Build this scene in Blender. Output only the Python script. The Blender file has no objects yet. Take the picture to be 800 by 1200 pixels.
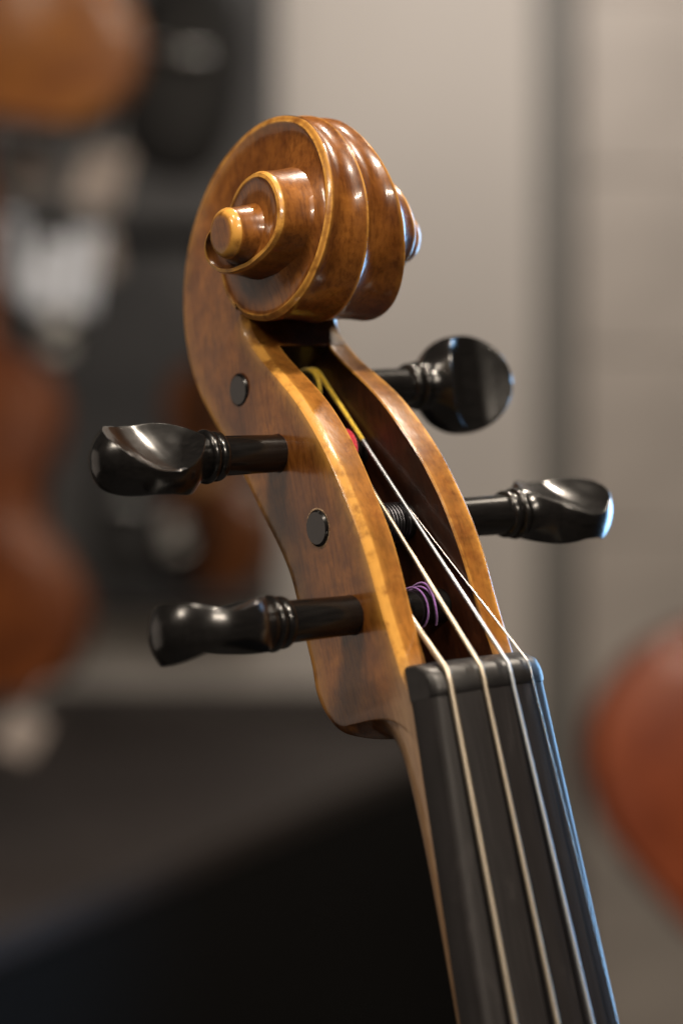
import bpy, bmesh, math, random
import numpy as np
from mathutils import Vector, Matrix

random.seed(7)
scene = bpy.context.scene
COL = scene.collection
MM = 0.001

# ------------------------------------------------------------------ camera
CAM_Z = 1.25
cam_data = bpy.data.cameras.new('camera')
cam = bpy.data.objects.new('camera', cam_data)
COL.objects.link(cam)
cam.location = (0, 0, CAM_Z)
cam.rotation_euler = (math.radians(90), 0, 0)
cam_data.sensor_fit = 'HORIZONTAL'
cam_data.sensor_width = 24.0
cam_data.lens = 70.0
cam_data.clip_start = 0.02
cam_data.clip_end = 60
cam_data.dof.use_dof = True
cam_data.dof.focus_distance = 0.332
cam_data.dof.aperture_fstop = 7.6
cam_data.dof.aperture_blades = 0
scene.camera = cam

# ------------------------------------------------------------------ world, lamps, exposure
world = bpy.data.worlds.new('World')
scene.world = world
world.use_nodes = True
wbg = world.node_tree.nodes['Background']
wbg.inputs['Color'].default_value = (1.0, 0.94, 0.88, 1)
wbg.inputs['Strength'].default_value = 0.025


def lamp(name, kind, loc, target, power, color, size=0.2, size_y=None, shape='DISK', spread=180):
    d = bpy.data.lights.new(name, kind)
    d.energy = power
    d.color = color
    if kind == 'AREA':
        d.shape = shape
        d.size = size
        if size_y:
            d.size_y = size_y
        d.spread = math.radians(spread)
    elif kind == 'SPOT':
        d.shadow_soft_size = size
        d.spot_size = math.radians(spread)
        d.spot_blend = 0.8
    o = bpy.data.objects.new(name, d)
    o.location = loc
    dirv = Vector(target) - Vector(loc)
    o.rotation_euler = dirv.to_track_quat('-Z', 'Y').to_euler()
    COL.objects.link(o)
    return o


HEAD = (-0.02, 0.33, 1.28)
WARM = (1.0, 0.86, 0.70)
# ceiling downlights of the shop
lamp('ceiling_lamp', 'AREA', (0.30, -0.25, 2.35), HEAD, 17, WARM, 0.075)
lamp('ceiling_lamp', 'AREA', (-0.28, -0.15, 2.35), HEAD, 7, WARM, 0.26)
lamp('ceiling_lamp', 'AREA', (-1.15, -0.55, 2.2), HEAD, 10, WARM, 0.32)
lamp('ceiling_lamp', 'AREA', (0.10, 0.75, 2.40), HEAD, 12, WARM, 0.075)
lamp('ceiling_lamp', 'AREA', (0.75, 1.15, 2.40), HEAD, 13, WARM, 0.09)
for k in range(3):
    lamp('ceiling_lamp', 'AREA', (0.55 + 0.28 * k, -1.6, 2.35), HEAD, 10, WARM, 0.14)
# added soft panel giving the cheek its sheen from the left, and the cool shop window to the right
lamp('left_softlight', 'AREA', (-1.7, 0.85, 1.15), HEAD, 0.85, (1.0, 0.82, 0.68), 1.3, 1.3, 'RECTANGLE', 100)
lamp('shop_window', 'AREA', (1.45, 2.1, 1.42), HEAD, 15, (0.30, 0.60, 1.0), 1.0, 1.6, 'RECTANGLE', 75)
# wall washers over the back wall
lamp('wall_washer', 'AREA', (0.35, 2.55, 2.45), (0.12, 3.3, 1.55), 8.6, (1.0, 0.93, 0.87), 0.5)
lamp('wall_washer', 'AREA', (-0.75, 2.55, 2.5), (-0.7, 3.3, 1.2), 2.6, (1.0, 0.90, 0.80), 0.3)

vs = scene.view_settings
vs.view_transform = 'Standard'
vs.look = 'None'
vs.exposure = 0.0
vs.gamma = 1.0
vs.use_curve_mapping = False
scene.render.engine = 'CYCLES'
scene.cycles.use_denoising = True
scene.cycles.max_bounces = 8
scene.cycles.caustics_reflective = False
scene.cycles.caustics_refractive = False


# ------------------------------------------------------------------ helpers
def px(x, y, Z):
    """a point Z metres in front of the camera that lies at pixel x, y of the 800x1200 photograph"""
    f = 70.0 / 24.0 * 800.0
    return Vector(((x - 400) / f * Z, Z, CAM_Z + (600 - y) / f * Z))


def tag(o, label=None, cat=None, group=None, kind=None):
    if label: o['label'] = label
    if cat: o['category'] = cat
    if group: o['group'] = group
    if kind: o['kind'] = kind
    return o


def empty(name, loc=(0, 0, 0), rot=(0, 0, 0)):
    o = bpy.data.objects.new(name, None)
    o.empty_display_size = 0.02
    o.location = loc
    o.rotation_euler = rot
    COL.objects.link(o)
    return o


def mesh_obj(name, verts, faces, mat, parent=None, sharp=40, wear=None, smooth=True, merge=0.0):
    me = bpy.data.meshes.new(name)
    me.from_pydata([tuple(v) for v in verts], [], faces)
    if wear is not None:
        at = me.color_attributes.new('wear', 'FLOAT_COLOR', 'POINT')
        for i, w_ in enumerate(wear):
            at.data[i].color = (w_, w_, w_, 1)
    if True:
        bm = bmesh.new()
        bm.from_mesh(me)
        if merge:
            bmesh.ops.remove_doubles(bm, verts=bm.verts, dist=merge)
        bmesh.ops.recalc_face_normals(bm, faces=bm.faces)
        bm.to_mesh(me)
        bm.free()
    if smooth:
        me.shade_smooth()
        if sharp < 180:
            me.set_sharp_from_angle(angle=math.radians(sharp))
    o = bpy.data.objects.new(name, me)
    if isinstance(mat, (list, tuple)):
        for m in mat: me.materials.append(m)
    elif mat:
        me.materials.append(mat)
    if parent: o.parent = parent
    COL.objects.link(o)
    return o


class Geo:
    def __init__(s):
        s.v = []; s.f = []; s.w = []

    def add(s, p, wear=0.0):
        s.v.append(tuple(p)); s.w.append(wear); return len(s.v) - 1

    def grid(s, rows, wear=None, close=False):
        base = len(s.v)
        n = len(rows[0])
        for i, r in enumerate(rows):
            for j, p in enumerate(r):
                s.add(p, (wear[i][j] if wear is not None and hasattr(wear[i], '__len__') else (wear[j] if wear is not None else 0.0)))
        m = n if close else n - 1
        for i in range(len(rows) - 1):
            for j in range(m):
                k = (j + 1) % n
                s.f.append((base + i * n + j, base + i * n + k, base + (i + 1) * n + k, base + (i + 1) * n + j))
        return base

    def fan(s, ring, c, wear=0.0):
        b = len(s.v)
        for p in ring: s.add(p, wear)
        ci = s.add(c, wear)
        n = len(ring)
        for i in range(n):
            s.f.append((b + i, b + (i + 1) % n, ci))

    def box(s, c, d, bev=0.0):
        cx, cy, cz = c; dx, dy, dz = (q / 2 for q in d)
        b = len(s.v)
        for z in (-dz, dz):
            for (x, y) in ((-dx, -dy), (dx, -dy), (dx, dy), (-dx, dy)):
                s.add((cx + x, cy + y, cz + z))
        for f in ((0, 3, 2, 1), (4, 5, 6, 7), (0, 1, 5, 4), (1, 2, 6, 5), (2, 3, 7, 6), (3, 0, 4, 7)):
            s.f.append(tuple(b + q for q in f))

    def tube(s, pts, r, n=8, cap=True):
        pts = [Vector(p) for p in pts]
        rr = r if hasattr(r, '__len__') else [r] * len(pts)
        rows = []
        prev = None
        for i, p in enumerate(pts):
            a = pts[max(i - 1, 0)]; b = pts[min(i + 1, len(pts) - 1)]
            t = (b - a)
            t = t.normalized() if t.length > 1e-12 else Vector((0, 0, 1))
            if prev is None:
                prev = Vector((1, 0, 0)) if abs(t.x) < 0.8 else Vector((0, 1, 0))
            nx = (prev - t * prev.dot(t)).normalized()
            prev = nx
            ny = t.cross(nx)
            rows.append([p + (nx * math.cos(q) + ny * math.sin(q)) * rr[i] for q in [2 * math.pi * k / n for k in range(n)]])
        s.grid(rows, close=True)
        if cap:
            s.fan(rows[0], pts[0]); s.fan(rows[-1], pts[-1])

    def build(s, name, mat, parent=None, sharp=40, scale=1.0, wear=False, merge=0.0, smooth=True):
        vs_ = [(a * scale, b * scale, c * scale) for a, b, c in s.v]
        return mesh_obj(name, vs_, s.f, mat, parent, sharp, s.w if wear else None, smooth, merge)


def bevel(o, width, seg=2):
    m = o.modifiers.new('bevel', 'BEVEL')
    m.width = width; m.segments = seg; m.limit_method = 'ANGLE'; m.angle_limit = math.radians(40)
    return o


def pchip(xs, ys, xq):
    xs = np.asarray(xs, float); ys = np.asarray(ys, float); xq = np.asarray(xq, float)
    h = np.diff(xs); d = np.diff(ys) / h
    m = np.zeros(len(xs))
    m[0] = d[0]; m[-1] = d[-1]
    for i in range(1, len(xs) - 1):
        if d[i - 1] * d[i] > 0:
            w1 = 2 * h[i] + h[i - 1]; w2 = h[i] + 2 * h[i - 1]
            m[i] = (w1 + w2) / (w1 / d[i - 1] + w2 / d[i])
    k = np.clip(np.searchsorted(xs, xq) - 1, 0, len(xs) - 2)
    t = (xq - xs[k]) / h[k]
    return ((2 * t**3 - 3 * t**2 + 1) * ys[k] + (t**3 - 2 * t**2 + t) * h[k] * m[k]
            + (-2 * t**3 + 3 * t**2) * ys[k + 1] + (t**3 - t**2) * h[k] * m[k + 1])


def catmull(xs, ys, xq):
    xs = np.asarray(xs, float); ys = np.asarray(ys, float); xq = np.asarray(xq, float)
    m = np.gradient(ys, xs)
    h = np.diff(xs)
    k = np.clip(np.searchsorted(xs, xq) - 1, 0, len(xs) - 2)
    t = (xq - xs[k]) / h[k]
    return ((2 * t**3 - 3 * t**2 + 1) * ys[k] + (t**3 - 2 * t**2 + t) * h[k] * m[k]
            + (-2 * t**3 + 3 * t**2) * ys[k + 1] + (t**3 - t**2) * h[k] * m[k + 1])


def smooth1(a, n=3):
    a = np.asarray(a, float)
    for _ in range(n):
        b = a.copy()
        b[1:-1] = 0.25 * a[:-2] + 0.5 * a[1:-1] + 0.25 * a[2:]
        a = b
    return a


# ------------------------------------------------------------------ materials
def new_mat(name):
    m = bpy.data.materials.new(name)
    m.use_nodes = True
    nt = m.node_tree
    return m, nt, nt.nodes, nt.links, nt.nodes['Principled BSDF']


def simple(name, col, rough=0.5, metal=0.0, coat=0.0, bump=0.0, bscale=200.0, var=0.0, spec=0.5):
    m, nt, N, L, P = new_mat(name)
    P.inputs['Base Color'].default_value = (*col, 1)
    P.inputs['Roughness'].default_value = rough
    P.inputs['Metallic'].default_value = metal
    P.inputs['Coat Weight'].default_value = coat
    P.inputs['Coat Roughness'].default_value = 0.15
    P.inputs['Specular IOR Level'].default_value = spec
    if bump or var:
        tc = N.new('ShaderNodeTexCoord')
        no = N.new('ShaderNodeTexNoise'); no.inputs['Scale'].default_value = bscale; no.inputs['Detail'].default_value = 5
        L.new(tc.outputs['Object'], no.inputs['Vector'])
        if bump:
            b = N.new('ShaderNodeBump'); b.inputs['Strength'].default_value = bump; b.inputs['Distance'].default_value = 0.001
            L.new(no.outputs['Fac'], b.inputs['Height']); L.new(b.outputs['Normal'], P.inputs['Normal'])
        if var:
            r = N.new('ShaderNodeValToRGB')
            r.color_ramp.elements[0].position = 0.3; r.color_ramp.elements[1].position = 0.7
            r.color_ramp.elements[0].color = (*[c * (1 - var) for c in col], 1)
            r.color_ramp.elements[1].color = (*[min(1, c * (1 + var)) for c in col], 1)
            L.new(no.outputs['Fac'], r.inputs['Fac']); L.new(r.outputs['Color'], P.inputs['Base Color'])
    return m


def mix(N, L, fac, a, b, blend='MIX'):
    n = N.new('ShaderNodeMix'); n.data_type = 'RGBA'; n.blend_type = blend
    for sock, val in ((n.inputs[0], fac), (n.inputs[6], a), (n.inputs[7], b)):
        if isinstance(val, (int, float)): sock.default_value = val
        elif isinstance(val, tuple): sock.default_value = (*val, 1)
        else: L.new(val, sock)
    return n.outputs[2]


def ramp(N, L, fac, stops):
    r = N.new('ShaderNodeValToRGB')
    els = r.color_ramp.elements
    while len(els) < len(stops): els.new(0.5)
    for e, (p, c) in zip(els, stops):
        e.position = p
        e.color = (*c, 1) if hasattr(c, '__len__') else (c, c, c, 1)
    L.new(fac, r.inputs['Fac'])
    return r.outputs['Color']


def noise(N, L, vec, scale, detail=4, rough=0.55, dist=0.0):
    n = N.new('ShaderNodeTexNoise')
    n.inputs['Scale'].default_value = scale; n.inputs['Detail'].default_value = detail
    n.inputs['Roughness'].default_value = rough; n.inputs['Distortion'].default_value = dist
    L.new(vec, n.inputs['Vector'])
    return n.outputs['Fac']


def mapping(N, L, vec, scale, rot=(0, 0, 0)):
    m = N.new('ShaderNodeMapping')
    m.inputs['Scale'].default_value = scale; m.inputs['Rotation'].default_value = rot
    L.new(vec, m.inputs['Vector'])
    return m.outputs['Vector']


def varnished(name, deep, light, worn, flame=0.55, fleck=0.38, rough=0.30, coat=0.55, use_wear=True, unit=1.0, bare=None):
    """curly maple under amber varnish: soft mottling, cross bands, fine grain, dark flecks, worn golden edges"""
    m, nt, N, L, P = new_mat(name)
    tc = N.new('ShaderNodeTexCoord').outputs['Object']
    k = 1.0 / unit
    cloud = noise(N, L, mapping(N, L, tc, (70 * k, 60 * k, 70 * k)), 1.0, 4, 0.55, 0.4)
    bands = noise(N, L, mapping(N, L, tc, (25 * k, 170 * k, 40 * k), (0.25, 0, 0.1)), 1.0, 3, 0.5, 0.8)
    grain = noise(N, L, mapping(N, L, tc, (1300 * k, 220 * k, 1300 * k), (0.35, 0, 0)), 1.0, 3, 0.6)
    base = mix(N, L, ramp(N, L, cloud, [(0.30, 0.0), (0.70, 1.0)]), deep, light)
    b2 = ramp(N, L, bands, [(0.35, (0.72, 0.66, 0.60)), (0.65, (1.18, 1.2, 1.2))])
    base = mix(N, L, flame, base, b2, 'MULTIPLY')
    g2 = ramp(N, L, grain, [(0.36, (0.45, 0.38, 0.33)), (0.54, (1.0, 1.0, 1.0))])
    base = mix(N, L, 0.62, base, g2, 'MULTIPLY')
    mot = noise(N, L, tc, 260 * k, 5, 0.7, 0.5)
    base = mix(N, L, 0.65, base, ramp(N, L, mot, [(0.36, (0.66, 0.6, 0.54)), (0.62, (1.16, 1.16, 1.12))]), 'MULTIPLY')
    if fleck:
        fl = noise(N, L, mapping(N, L, tc, (520 * k, 900 * k, 620 * k), (0.2, 0.3, 0.5)), 1.0, 2, 0.6, 1.6)
        patch = noise(N, L, tc, 130 * k, 2)
        f2 = ramp(N, L, fl, [(0.63, 0.0), (0.70, 1.0)])
        pm = ramp(N, L, patch, [(0.48, 0.0), (0.62, 1.0)])
        ff = mix(N, L, 1.0, f2, pm, 'MULTIPLY')
        fac = N.new('ShaderNodeMath'); fac.operation = 'MULTIPLY'; fac.inputs[1].default_value = fleck
        L.new(ff, fac.inputs[0])
        base = mix(N, L, fac.outputs[0], base, (0.035, 0.012, 0.005))
    if use_wear:
        at = N.new('ShaderNodeAttribute'); at.attribute_name = 'wear'
        wn = noise(N, L, tc, 420 * k, 4, 0.65)
        ad = N.new('ShaderNodeMath'); ad.operation = 'MULTIPLY_ADD'
        ad.inputs[1].default_value = 1.0; ad.inputs[2].default_value = 0.0
        L.new(at.outputs['Fac'], ad.inputs[0])
        wn2 = noise(N, L, tc, 150 * k, 3, 0.6)
        wsum = N.new('ShaderNodeMath'); wsum.operation = 'ADD'
        L.new(wn, wsum.inputs[0]); L.new(wn2, wsum.inputs[1])
        w2 = ramp(N, L, wsum.outputs[0], [(0.36, 0.15), (0.55, 0.95)])
        wh = N.new('ShaderNodeMath'); wh.operation = 'MULTIPLY'; wh.inputs[1].default_value = 0.5
        L.new(wsum.outputs[0], wh.inputs[0])
        w2 = ramp(N, L, wh.outputs[0], [(0.38, 0.2), (0.52, 1.0)])
        mu = N.new('ShaderNodeMath'); mu.operation = 'MULTIPLY'
        L.new(ad.outputs[0], mu.inputs[0]); L.new(w2, mu.inputs[1])
        base = mix(N, L, mu.outputs[0], base, worn)
    if bare:
        sx = N.new('ShaderNodeSeparateXYZ'); L.new(tc, sx.inputs[0])
        q1 = N.new('ShaderNodeMath'); q1.operation = 'MULTIPLY_ADD'; q1.inputs[1].default_value = -0.9; q1.inputs[2].default_value = -0.0081
        L.new(sx.outputs['Z'], q1.inputs[0])
        q2 = N.new('ShaderNodeMath'); L.new(q1.outputs[0], q2.inputs[0]); L.new(sx.outputs['Y'], q2.inputs[1])
        q3 = N.new('ShaderNodeMath'); q3.operation = 'MULTIPLY_ADD'; q3.inputs[1].default_value = 0.004
        L.new(noise(N, L, tc, 300, 3), q3.inputs[0]); L.new(q2.outputs[0], q3.inputs[2])
        mr = N.new('ShaderNodeMapRange'); mr.interpolation_type = 'SMOOTHSTEP'
        mr.inputs[1].default_value = 0.0105; mr.inputs[2].default_value = 0.001
        L.new(q3.outputs[0], mr.inputs[0])
        base = mix(N, L, mr.outputs[0], base, mix(N, L, ramp(N, L, grain, [(0.3, 0.0), (0.7, 1.0)]), bare[0], bare[1]))
    L.new(base, P.inputs['Base Color'])
    rn = noise(N, L, tc, 240 * k, 4)
    rr = N.new('ShaderNodeMapRange')
    rr.inputs[3].default_value = rough * 0.8; rr.inputs[4].default_value = rough * 1.3
    L.new(rn, rr.inputs[0]); L.new(rr.outputs[0], P.inputs['Roughness'])
    P.inputs['Coat Weight'].default_value = coat
    P.inputs['Coat Roughness'].default_value = 0.10
    P.inputs['Coat IOR'].default_value = 1.5
    P.inputs['Specular IOR Level'].default_value = 0.3
    bn = noise(N, L, mapping(N, L, tc, (900 * k, 240 * k, 900 * k)), 1.0, 4)
    un = noise(N, L, tc, 90 * k, 2)
    sm = N.new('ShaderNodeMath'); sm.operation = 'MULTIPLY_ADD'; sm.inputs[1].default_value = 4.0
    L.new(un, sm.inputs[0]); L.new(bn, sm.inputs[2])
    bp_ = N.new('ShaderNodeBump'); bp_.inputs['Strength'].default_value = 0.35; bp_.inputs['Distance'].default_value = 0.00012 * unit
    L.new(sm.outputs[0], bp_.inputs['Height'])
    L.new(bp_.outputs['Normal'], P.inputs['Normal']); L.new(bp_.outputs['Normal'], P.inputs['Coat Normal'])
    return m


M = {}
M['maple'] = varnished('varnished_maple', (0.118, 0.038, 0.008), (0.312, 0.118, 0.021), (0.60, 0.30, 0.06), bare=((0.30, 0.17, 0.085), (0.42, 0.26, 0.14)))
M['neck_wood'] = varnished('bare_neck_maple', (0.36, 0.20, 0.09), (0.48, 0.29, 0.14), (0.6, 0.38, 0.2), 0.3, 0.15, 0.5, 0.05)

M['hollow'] = varnished('dark_hollow_wood', (0.018, 0.006, 0.003), (0.070, 0.020, 0.006), (0.1, 0.03, 0.01), 0.3, 0.5, 0.45, 0.12, False)  # inside of the pegbox, coloured darker than the maple outside

M['rim_bare'] = simple('crumbled_bare_wood', (0.30, 0.20, 0.12), 0.8, bump=0.6, bscale=2500, var=0.4)


def ebony(name, col, rough, coat, streak=0.5):
    m, nt, N, L, P = new_mat(name)
    tc = N.new('ShaderNodeTexCoord').outputs['Object']
    g = noise(N, L, mapping(N, L, tc, (120, 1600, 1600)), 1.0, 4)
    d = noise(N, L, tc, 900, 3)
    c1 = ramp(N, L, g, [(0.3, tuple(c * 0.6 for c in col)), (0.75, tuple(c * 1.7 for c in col))])
    sp = ramp(N, L, d, [(0.70, 0.0), (0.78, 1.0)])
    c2 = mix(N, L, sp, c1, tuple(c * 2.2 for c in col))
    L.new(c2, P.inputs['Base Color'])
    rn = N.new('ShaderNodeMapRange'); rn.inputs[3].default_value = rough * 0.75; rn.inputs[4].default_value = rough * 1.35
    L.new(noise(N, L, tc, 350, 4), rn.inputs[0]); L.new(rn.outputs[0], P.inputs['Roughness'])
    P.inputs['Coat Weight'].default_value = coat; P.inputs['Coat Roughness'].default_value = 0.12
    b = N.new('ShaderNodeBump'); b.inputs['Strength'].default_value = 0.10; b.inputs['Distance'].default_value = 0.00005
    L.new(g, b.inputs['Height']); L.new(b.outputs['Normal'], P.inputs['Normal'])
    return m


M['ebony_peg'] = ebony('polished_ebony', (0.0050, 0.0045, 0.0043), 0.22, 0.25)

M['nut'] = ebony('nut_ebony', (0.0055, 0.0048, 0.005), 0.42, 0.0)


def board_mat():
    m, nt, N, L, P = new_mat('fingerboard_ebony')
    tc = N.new('ShaderNodeTexCoord').outputs['Object']
    g = noise(N, L, mapping(N, L, tc, (1300, 60, 400)), 1.0, 4)
    c1 = ramp(N, L, g, [(0.3, (0.0075, 0.0064, 0.0066)), (0.7, (0.0145, 0.0125, 0.013))])
    sm = noise(N, L, mapping(N, L, tc, (230, 90, 100)), 1.0, 5, 0.6, 0.6)
    c2 = mix(N, L, ramp(N, L, sm, [(0.60, 0.0), (0.80, 0.5)]), c1, (0.042, 0.037, 0.037))
    L.new(c2, P.inputs['Base Color'])
    rn = N.new('ShaderNodeMapRange'); rn.inputs[3].default_value = 0.40; rn.inputs[4].default_value = 0.60
    L.new(sm, rn.inputs[0]); L.new(rn.outputs[0], P.inputs['Roughness'])
    P.inputs['Specular IOR Level'].default_value = 0.34
    b = N.new('ShaderNodeBump'); b.inputs['Strength'].default_value = 0.2; b.inputs['Distance'].default_value = 0.0001
    L.new(g, b.inputs['Height']); L.new(b.outputs['Normal'], P.inputs['Normal'])
    return m


M['board'] = board_mat()


def wound(name, col, rough=0.46):
    m, nt, N, L, P = new_mat(name)
    P.inputs['Base Color'].default_value = (*col, 1)
    P.inputs['Metallic'].default_value = 1.0
    P.inputs['Roughness'].default_value = rough
    tc = N.new('ShaderNodeTexCoord').outputs['Object']
    w = N.new('ShaderNodeTexWave'); w.bands_direction = 'Y'; w.inputs['Scale'].default_value = 900
    L.new(tc, w.inputs['Vector'])
    b = N.new('ShaderNodeBump'); b.inputs['Strength'].default_value = 0.2; b.inputs['Distance'].default_value = 0.00005
    L.new(w.outputs['Fac'], b.inputs['Height']); L.new(b.outputs['Normal'], P.inputs['Normal'])
    return m


M['string_gold'] = wound('warm_wound_string', (0.50, 0.43, 0.34))
M['string_silver'] = wound('silver_wound_string', (0.46, 0.48, 0.51))
M['string_steel'] = wound('plain_steel_string', (0.42, 0.40, 0.39), 0.22)
M['string_dark'] = wound('dark_wound_string', (0.10, 0.10, 0.11), 0.35)


def silk(name, col):
    m, nt, N, L, P = new_mat(name)
    tc = N.new('ShaderNodeTexCoord').outputs['Object']
    n = noise(N, L, tc, 2500, 3)
    L.new(ramp(N, L, n, [(0.3, tuple(c * 0.6 for c in col)), (0.7, tuple(min(1, c * 1.25) for c in col))]), P.inputs['Base Color'])
    P.inputs['Roughness'].default_value = 0.6
    P.inputs['Sheen Weight'].default_value = 0.4
    b = N.new('ShaderNodeBump'); b.inputs['Strength'].default_value = 0.5; b.inputs['Distance'].default_value = 0.0001
    L.new(n, b.inputs['Height']); L.new(b.outputs['Normal'], P.inputs['Normal'])
    return m


M['silk_yellow'] = silk('yellow_silk', (0.75, 0.50, 0.03))
M['silk_red'] = silk('red_silk', (0.55, 0.012, 0.035))
M['silk_purple'] = silk('purple_silk', (0.26, 0.10, 0.38))

# background
M['wall'] = simple('beige_wall_paint', (0.50, 0.46, 0.42), 0.8, bump=0.1, bscale=60, var=0.04)
M['wall2'] = simple('taupe_slat_laminate', (0.40, 0.355, 0.315), 0.6, var=0.10, bscale=9)
M['post'] = simple('grey_door_post', (0.16, 0.15, 0.135), 0.6, var=0.05, bscale=20)
M['panel'] = simple('charcoal_display_board', (0.045, 0.043, 0.042), 0.7, var=0.15, bscale=12)
M['floor'] = simple('dark_carpet', (0.05, 0.046, 0.043), 0.95, bump=0.4, bscale=400, var=0.2)
M['table_top'] = simple('dark_brown_counter_top', (0.024, 0.0175, 0.0155), 0.6, var=0.15, bscale=10)
M['black'] = simple('black_lacquer', (0.0045, 0.0045, 0.0047), 0.7, var=0.1, bscale=30, spec=0.12)
M['black_cloth'] = simple('black_case_cloth', (0.014, 0.014, 0.015), 0.75, bump=0.3, bscale=300, var=0.2)
M['paper'] = simple('white_paper', (0.56, 0.60, 0.68), 0.7, var=0.04, bscale=30)
M['paper2'] = simple('pinkish_paper', (0.36, 0.31, 0.285), 0.7, var=0.06, bscale=30)
M['metal'] = simple('brushed_metal', (0.55, 0.54, 0.52), 0.35, 1.0)
M['v_orange'] = varnished('orange_varnish', (0.20, 0.058, 0.006), (0.34, 0.125, 0.011), (1, 1, 1), 0.4, 0, 0.45, 0.12, False, 6.0)
M['v_brown'] = varnished('brown_varnish', (0.10, 0.026, 0.007), (0.20, 0.058, 0.012), (1, 1, 1), 0.4, 0, 0.45, 0.12, False, 6.0)
M['v_dark'] = varnished('dark_brown_varnish', (0.10, 0.035, 0.012), (0.17, 0.060, 0.020), (1, 1, 1), 0.4, 0, 0.3, 0.5, False, 6.0)
M['v_red'] = varnished('red_brown_varnish', (0.17, 0.034, 0.011), (0.27, 0.062, 0.018), (1, 1, 1), 0.4, 0, 0.42, 0.14, False, 6.0)

# ------------------------------------------------------------------ setting: floor, walls
g = Geo()
g.box((0, 1.0, -0.02), (8, 8, 0.04))
tag(g.build('floor', M['floor']), kind='structure')
g = Geo()
g.box((-0.93, 3.45, 1.35), (2.65, 0.1, 2.7))
wall = tag(g.build('back_wall', M['wall']), kind='structure')

# recessed dark post and slatted wall to its right
g = Geo()
g.box((0.364, 3.44, 1.35), (0.07, 0.12, 2.7))
o = tag(bevel(g.build('door_post', M['post']), 0.004), 'dark grey upright post between the beige wall and the taupe slatted wall', 'post')
slat_root = empty('slat_wall', (0.402, 3.32, 0))
tag(slat_root, 'taupe slatted wall panel to the right of the grey post', 'wall panel')
g = Geo()
g.box((0.60, 0.05, 1.35), (1.2, 0.02, 2.7))
g.build('backing_board', M['wall2'], slat_root)
z = 0.02
first = None
while z < 2.65:
    if first is None:
        g = Geo(); g.box((0.60, 0.02, 0.1475), (1.2, 0.03, 0.2965))
        first = bevel(g.build('slat', M['wall2'], slat_root), 0.0015)
        o = first
    else:
        o = first.copy(); COL.objects.link(o); o.parent = slat_root
    o.location = (0, 0.002 * math.sin(z * 37), z)
    z += 0.30

# ------------------------------------------------------------------ the violin in focus
ROT = Matrix(((0.809, -0.174, 0.561), (0.057, 0.974, 0.221), (-0.585, -0.147, 0.798)))
RV = np.array([-0.198, 0.616, 0.124])
th = np.linalg.norm(RV); kx, ky, kz = RV / th
K = np.array([[0, -kz, ky], [kz, 0, -kx], [-ky, kx, 0]])
RM = np.eye(3) + math.sin(th) * K + (1 - math.cos(th)) * K @ K
TV = np.array([24.691, -27.633, -313.922]) * MM
CW = np.array([[1, 0, 0], [0, 0, -1], [0, 1, 0]], float)      # camera axes to world axes
RW = CW @ RM
TW = CW @ TV + np.array([0, 0, CAM_Z])
violin = empty('violin')
mw = Matrix.Identity(4)
for i in range(3):
    for j in range(3):
        mw[i][j] = RW[i, j]
    mw[i][3] = TW[i]
violin.matrix_world = mw
tag(violin, 'amber brown violin neck and scroll with black ebony pegs, sharp in the foreground', 'violin')

# --- side profile in millimetres: x across (bass side negative), y along the neck, z towards the front
CU, CWW = 83.0, -24.0
# spiral of the scroll: angle (unwrapped), radius, half width
SP = [(-125, 37.7, 10.75), (-116, 36.7, 10.55), (-109, 35.9, 10.3), (-101, 35.3, 9.75), (-92, 34.6, 9.1), (-83, 33.9, 8.35), (-73, 33.1, 7.4),
      (-60, 31.3, 6.5), (-48, 29.5, 5.8), (-36, 27.4, 5.2), (-23, 25.4, 4.8), (-10, 23.5, 4.55), (4, 21.6, 4.5),
      (18, 19.9, 4.75), (37, 17.5, 5.6), (53, 15.9, 6.35), (73, 14.55, 7.2), (89, 13.75, 7.85), (100, 13.3, 8.3), (116, 12.9, 8.95),
      (133, 12.9, 9.65), (149, 13.2, 10.25), (171, 13.8, 11.0), (188, 14.4, 11.3), (212, 15.4, 11.6), (230, 16.2, 11.9),
      (244, 16.2, 12.2), (256, 15.5, 12.5), (275, 13.6, 12.85), (300, 11.4, 13.2), (318, 10.6, 13.5), (340, 10.3, 13.75),
      (361, 10.3, 14.0), (384, 10.6, 14.3), (408, 10.75, 14.7), (425, 10.6, 15.0), (443, 10.25, 15.35), (460, 9.8, 15.75),
      (480, 8.4, 16.25), (503, 6.9, 16.8), (525, 6.3, 17.2), (545, 6.25, 17.6), (577, 7.2, 18.3), (600, 8.4, 18.85), (615, 8.9, 19.3),
      (628, 8.3, 19.7), (642, 6.7, 20.1), (660, 4.75, 20.3), (675, 4.3, 20.4), (1060, 4.3, 20.4)]
ph_k = np.array([p[0] for p in SP], float)
R_END = 675
_pf = np.arange(-125, 1061, 1.0)
_rf = smooth1(pchip(ph_k, [p[1] for p in SP], _pf), 12)
_vf = smooth1(pchip(ph_k, [p[2] for p in SP], _pf), 12)


def s_r(p): return float(np.interp(p, _pf, _rf))
def s_v(p): return float(np.interp(p, _pf, _vf))
def s_pt(p, r): return CU + r * math.cos(math.radians(p)), CWW + r * math.sin(math.radians(p))


# half width of the floor where it meets the next inner wall
VB = [(-125, 10.2), (-60, 8.3), (0, 7.0), (45, 7.9), (90, 9.3), (135, 10.6), (180, 11.6), (230, 12.3), (270, 13.2), (360, 14.2), (440, 15.4),
      (540, 17.2), (600, 18.2), (675, 19.2)]
def s_vb(p): return float(pchip([a for a, b in VB], [b for a, b in VB], [p])[0])


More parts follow.
